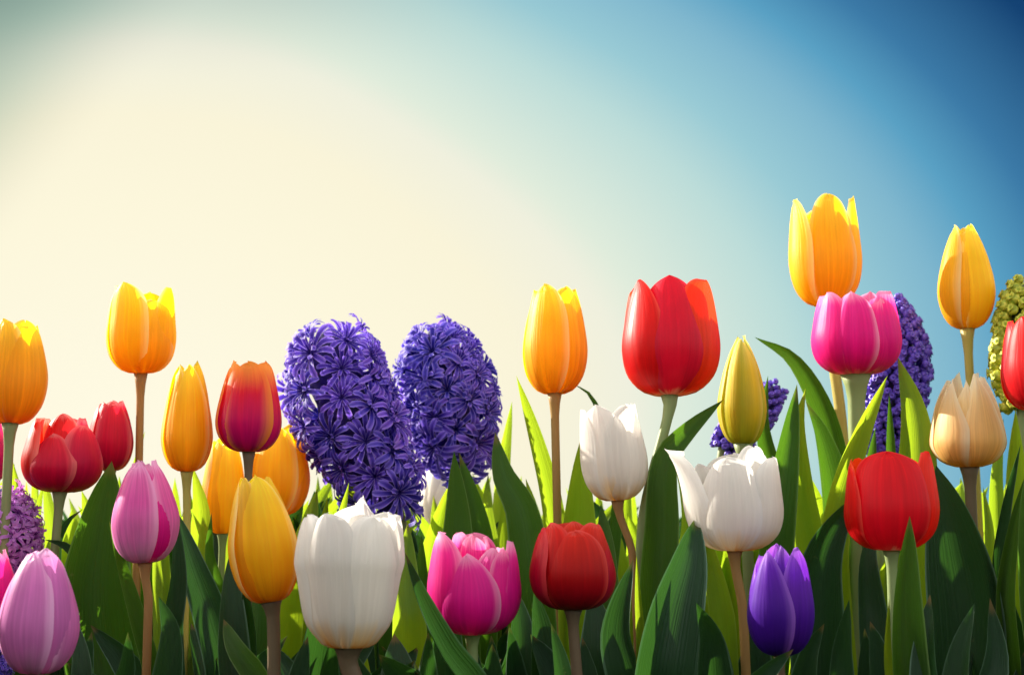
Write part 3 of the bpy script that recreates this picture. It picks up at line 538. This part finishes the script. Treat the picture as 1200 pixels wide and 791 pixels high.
# ------------------------------------------------------------------ leaves of each plant (pixel path low -> tip, width px, depth, kind)
LV = [
 ('t10',[(118,800),(108,700),(118,610),(131,540)],92,.97,'m',.15,.5),
 ('t3', [(66,640),(80,610),(98,596)],20,1.02,'d',.2,.3),
 ('t3', [(40,640),(44,600),(52,560)],18,1.06,'b',.2,.3),
 ('t3', [(92,660),(76,640),(52,632)],26,1.0,'d',.2,.3),
 ('t1', [(24,640),(26,600),(18,560)],20,1.05,'b',0,.3),
 ('t4', [(150,640),(156,560),(170,505)],16,1.1,'b',.1,.3),
 ('t10',[(178,800),(162,730),(142,660),(128,610)],22,.92,'m',.3,.5),
 ('t10',[(196,800),(200,740),(186,698)],40,.88,'d',-.3,.4),
 ('t5', [(196,740),(206,680),(206,598)],34,.95,'d',.5,.5),
 ('t5', [(262,800),(248,730),(224,660),(205,596)],44,.96,'d',-.2,.5),
 ('t5', [(232,660),(236,600),(226,546)],36,1.08,'b',.1,.3),
 ('t5', [(190,660),(188,600),(182,552)],24,1.06,'b',-.3,.3),
 ('t9', [(272,770),(270,710),(270,646)],42,.90,'d',.1,.45),
 ('t9', [(300,800),(276,760),(262,725)],34,.87,'m',.1,.4),
 ('t9', [(292,800),(292,740),(286,670)],26,.92,'d',-.4,.4),
 ('t9', [(374,800),(384,720),(392,650)],62,.93,'d',.2,.4),
 ('t7', [(258,700),(246,650),(248,600)],20,1.04,'m',0,.3),
 ('t8', [(340,680),(358,630),(372,572)],40,1.06,'b',.2,.35),
 ('t8', [(366,680),(376,640),(384,580)],26,1.09,'b',-.3,.35),
 ('h1', [(400,690),(396,630),(409,565)],26,1.0,'b',.2,.5),
 ('h1', [(480,740),(476,680),(478,612)],44,1.0,'b',-.15,.35),
 ('h1', [(502,760),(494,690),(494,625)],28,1.03,'m',.3,.35),
 ('t12',[(560,830),(520,760),(492,700),(474,646)],36,.84,'d',.25,.7),
 ('t12',[(470,860),(468,800),(462,742)],66,.90,'d',.1,.25),
 ('t12',[(388,860),(384,800),(392,740)],40,.90,'d',.3,.4),
 ('h2', [(534,680),(536,610),(532,528)],48,1.05,'m',.1,.35),
 ('h2', [(568,700),(562,620),(538,530)],38,1.09,'m',-.35,.4),
 ('h2', [(592,680),(588,570),(600,470)],24,1.2,'b',0,.3),
 ('h2', [(575,660),(570,600),(572,555)],28,1.14,'b',.2,.3),
 ('t15',[(626,700),(612,600),(590,556),(580,506)],50,1.02,'m',-.1,.4),
 ('t15',[(650,660),(644,590),(628,520),(605,440)],32,1.07,'b',.2,.4),
 ('t15',[(626,670),(624,600),(616,560)],30,1.12,'b',.2,.4),
 ('t15',[(676,660),(678,590),(681,512)],50,1.05,'b',.1,.35),
 ('t15',[(724,540),(704,490),(690,462),(670,449)],18,1.1,'m',.3,.5),
 ('t16',[(712,700),(710,640),(704,590)],34,1.0,'m',.1,.35),
 ('t16',[(742,800),(728,740),(742,655)],54,.90,'d',-.35,.5),
 ('t17',[(770,700),(776,620),(780,540),(804,508),(848,468)],44,.96,'m',.15,.45),
 ('t17',[(776,800),(790,720),(806,660),(817,604)],76,.88,'d',.1,.45),
 ('t17',[(752,760),(748,700),(746,650)],14,.89,'b',.1,.4),
 ('t17',[(806,620),(800,570),(790,545)],30,1.04,'b',.1,.4),
 ('t19',[(850,790),(846,720),(834,660),(822,610)],34,.96,'b',-.2,.4),
 ('t19',[(836,800),(832,750),(816,706)],52,.87,'d',.2,.45),
 ('t19',[(890,800),(884,740),(888,680)],34,.95,'d',.2,.4),
 ('t20',[(866,830),(896,790),(930,760)],40,.84,'d',.2,.4),
 ('t18',[(912,640),(906,560),(894,500),(900,440)],30,1.08,'m',-.2,.4),
 ('t18',[(906,720),(908,640),(918,560),(934,450)],44,1.0,'m',.25,.5),
 ('t18',[(952,660),(940,570),(936,500),(944,455)],36,1.02,'b',-.2,.45),
 ('t21',[(992,660),(984,560),(966,480),(930,420),(884,395)],42,1.08,'m',-.25,.55),
 ('t21',[(984,660),(978,580),(962,510),(944,470)],54,1.04,'m',.3,.5),
 ('t22',[(972,660),(984,580),(1008,510),(1040,440)],40,.99,'b',.25,.55),
 ('t22',[(1066,640),(1074,540),(1070,480),(1052,418)],56,1.02,'b',.1,.4),
 ('t22',[(1046,640),(1044,540),(1042,460)],20,1.05,'m',.5,.4),
 ('t25',[(962,830),(958,720),(966,650),(1002,580)],66,.94,'d',.2,.55),
 ('t25',[(1064,830),(1060,760),(1060,690),(1066,604)],48,.85,'m',.12,.65),
 ('t25',[(1046,830),(1040,770),(1042,700)],14,.855,'b',.3,.5),
 ('t25',[(1088,840),(1084,770),(1090,696)],40,.84,'d',-.25,.5),
 ('t25',[(990,840),(986,770),(995,702)],36,.86,'d',.1,.45),
 ('t25',[(1020,720),(1016,660),(1024,610)],40,.98,'d',.1,.4),
 ('t24',[(1140,840),(1134,720),(1118,630),(1097,545)],88,.97,'d',.0,.35),
 ('t24',[(1120,840),(1124,770),(1142,706)],44,.86,'d',-.2,.5),
 ('t24',[(1126,660),(1120,610),(1106,566)],22,1.03,'b',0,.35),
 ('t24',[(1162,700),(1160,620),(1152,570)],18,1.04,'b',0,.35),
 ('t24',[(1196,780),(1168,680),(1176,600),(1196,520)],22,.96,'d',.4,.6),
 ('t24',[(1184,800),(1178,700),(1188,620),(1200,560)],24,.95,'m',.3,.6),
 ('t26',[(1216,800),(1200,680),(1196,580),(1190,480)],44,1.0,'b',-.2,.4),
 ('t26',[(1226,820),(1212,700),(1208,600),(1216,500)],46,.93,'m',.3,.4),
 ('h6', [(1170,640),(1168,560),(1176,490)],22,1.1,'b',.2,.4),
 ('h6', [(1186,640),(1184,560),(1186,500)],16,1.12,'b',-.2,.4),
 ('t20',[(940,830),(948,770),(966,730)],40,.9,'d',-.1,.4),
 ('t23',[(1150,840),(1166,770),(1160,700)],50,.93,'d',.2,.4),
 ('t11',[(90,840),(96,780),(86,720)],30,.86,'d',.2,.4),
 ('t11',[(120,840),(146,790),(150,740)],36,.86,'d',.2,.4),
 ('t2', [(170,700),(176,620),(166,560)],28,1.12,'m',.1,.4),
 ('t6', [(300,700),(306,640),(300,590)],34,1.05,'m',.1,.4),
 ('t13',[(590,840),(610,760),(606,690)],50,.94,'d',.1,.4),
 ('t13',[(530,840),(524,760),(532,690)],54,.95,'d',-.2,.4),
 ('t14',[(640,840),(636,760),(626,690)],46,.93,'d',.2,.4),
 ('t14',[(700,840),(704,760),(694,690)],64,.95,'d',-.1,.35),
 ('t14',[(660,840),(656,780),(646,730)],34,.88,'d',.3,.5),
 ('t28',[(520,700),(514,640),(508,580)],30,1.2,'b',.1,.4),
 ('h1', [(450,700),(446,640),(440,600)],34,1.1,'m',.1,.4),
 ('h4', [(1010,640),(1018,560),(1026,500)],30,1.14,'m',.1,.4),
 ('h5', [(846,640),(852,580),(850,530)],34,1.12,'m',.2,.4),
 ('h3', [(20,760),(30,700),(44,650)],34,1.02,'m',.2,.4),
 ('h7', [(-10,900),(6,850),(16,800)],28,.9,'d',.2,.4),
 ('t27',[(-20,660),(-6,610),(6,580)],28,1.08,'m',.2,.4),
 ('t29',[(-30,800),(0,740),(4,700)],28,.94,'d',.2,.4),
]
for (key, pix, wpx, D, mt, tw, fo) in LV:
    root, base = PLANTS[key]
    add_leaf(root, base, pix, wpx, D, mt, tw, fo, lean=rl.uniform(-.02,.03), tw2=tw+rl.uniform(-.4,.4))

# ------------------------------------------------------------------ the foliage nobody could count, between and beyond the flowers
def mass(name, blades, mat, label):
    V = []; Fc = []; uv = []
    for (x, y, h, wd, lean, az) in blades:
        b = Vector((x, y, 0)); d = Vector((cos(az), sin(az), 0))
        ps = [b, b+Vector((0,0,h*.4))+d*lean*h*.15, b+Vector((0,0,h*.78))+d*lean*h*.5, b+Vector((0,0,h))+d*lean*h*1.0]
        v, f, u_ = leaf_geo(ps, wd, rf.uniform(-1.0,1.0), rf.uniform(.3,.7), rf, nu=4, nv=11)
        b0 = len(V); V += v; Fc += [tuple(i+b0 for i in q) for q in f]; uv += u_
    o = mesh_obj(name, V, Fc, mat, None, uv); o['kind'] = 'stuff'; o['label'] = label; o['category'] = 'foliage'
rf = random.Random(5)
A, B_, C_ = [], [], []
for i in range(1700):
    D = 1.16 + 2.6*rf.random()**1.3; x = rf.uniform(-.52*D-.35, .50*D)
    A.append((x, D, rf.uniform(.15,.235)+.012*D, rf.uniform(.02,.042), rf.uniform(-.1,.5), rf.uniform(0,6.28)))
for i in range(420):
    D = rf.uniform(1.12,1.5); x = rf.uniform(-.42*D, .42*D)
    B_.append((x, D, rf.uniform(.19,.27), rf.uniform(.016,.032), rf.uniform(-.1,.35), rf.uniform(0,6.28)))
for i in range(520):
    D = rf.uniform(.90,1.16); x = rf.uniform(-.44*D-.25, .42*D)
    hmax = .20-(748-641)*D/FPX
    C_.append((x, D, hmax*rf.uniform(.5,1.1), rf.uniform(.018,.034), rf.uniform(-.1,.5), rf.uniform(0,6.28)))
E_ = []
for i in range(260):      # unseen blades added below the frame to keep light off the bottom
    D = rf.uniform(.34,.84); x = rf.uniform(-.45*D-.3, .45*D+.2)
    hmax = .20-(840-641)*D/FPX
    E_.append((x, D, hmax*rf.uniform(.5,.95), rf.uniform(.02,.036), rf.uniform(-.1,.3), rf.uniform(0,6.28)))
for i in range(1300):  # taller unseen blades added beside and behind the camera, cutting low light
    a = rf.uniform(0, 2*pi); r_ = rf.uniform(.38, 2.2)**1.0; x, y = r_*cos(a)*1.1, r_*sin(a)
    if y > -.22 and abs(x) < .45*max(y,0)+.26: continue
    if y > 1.2: continue
    E_.append((x, y, rf.uniform(.28,.44), rf.uniform(.025,.045), rf.uniform(-.1,.3), rf.uniform(0,6.28)))
for i in range(650):      # unseen blades added left of the frame to block the low sun
    D = rf.uniform(.7,1.7); x = -.42*D - rf.uniform(.06,1.1)
    A.append((x, D, rf.uniform(.20,.30), rf.uniform(.025,.045), rf.uniform(-.1,.4), rf.uniform(0,6.28)))
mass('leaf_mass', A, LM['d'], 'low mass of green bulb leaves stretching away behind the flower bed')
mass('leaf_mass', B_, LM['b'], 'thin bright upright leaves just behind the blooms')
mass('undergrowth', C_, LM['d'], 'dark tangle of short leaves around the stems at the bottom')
mass('undergrowth', E_, LM['d'], 'unseen bulb leaves added on the near side and around the viewer to block light')
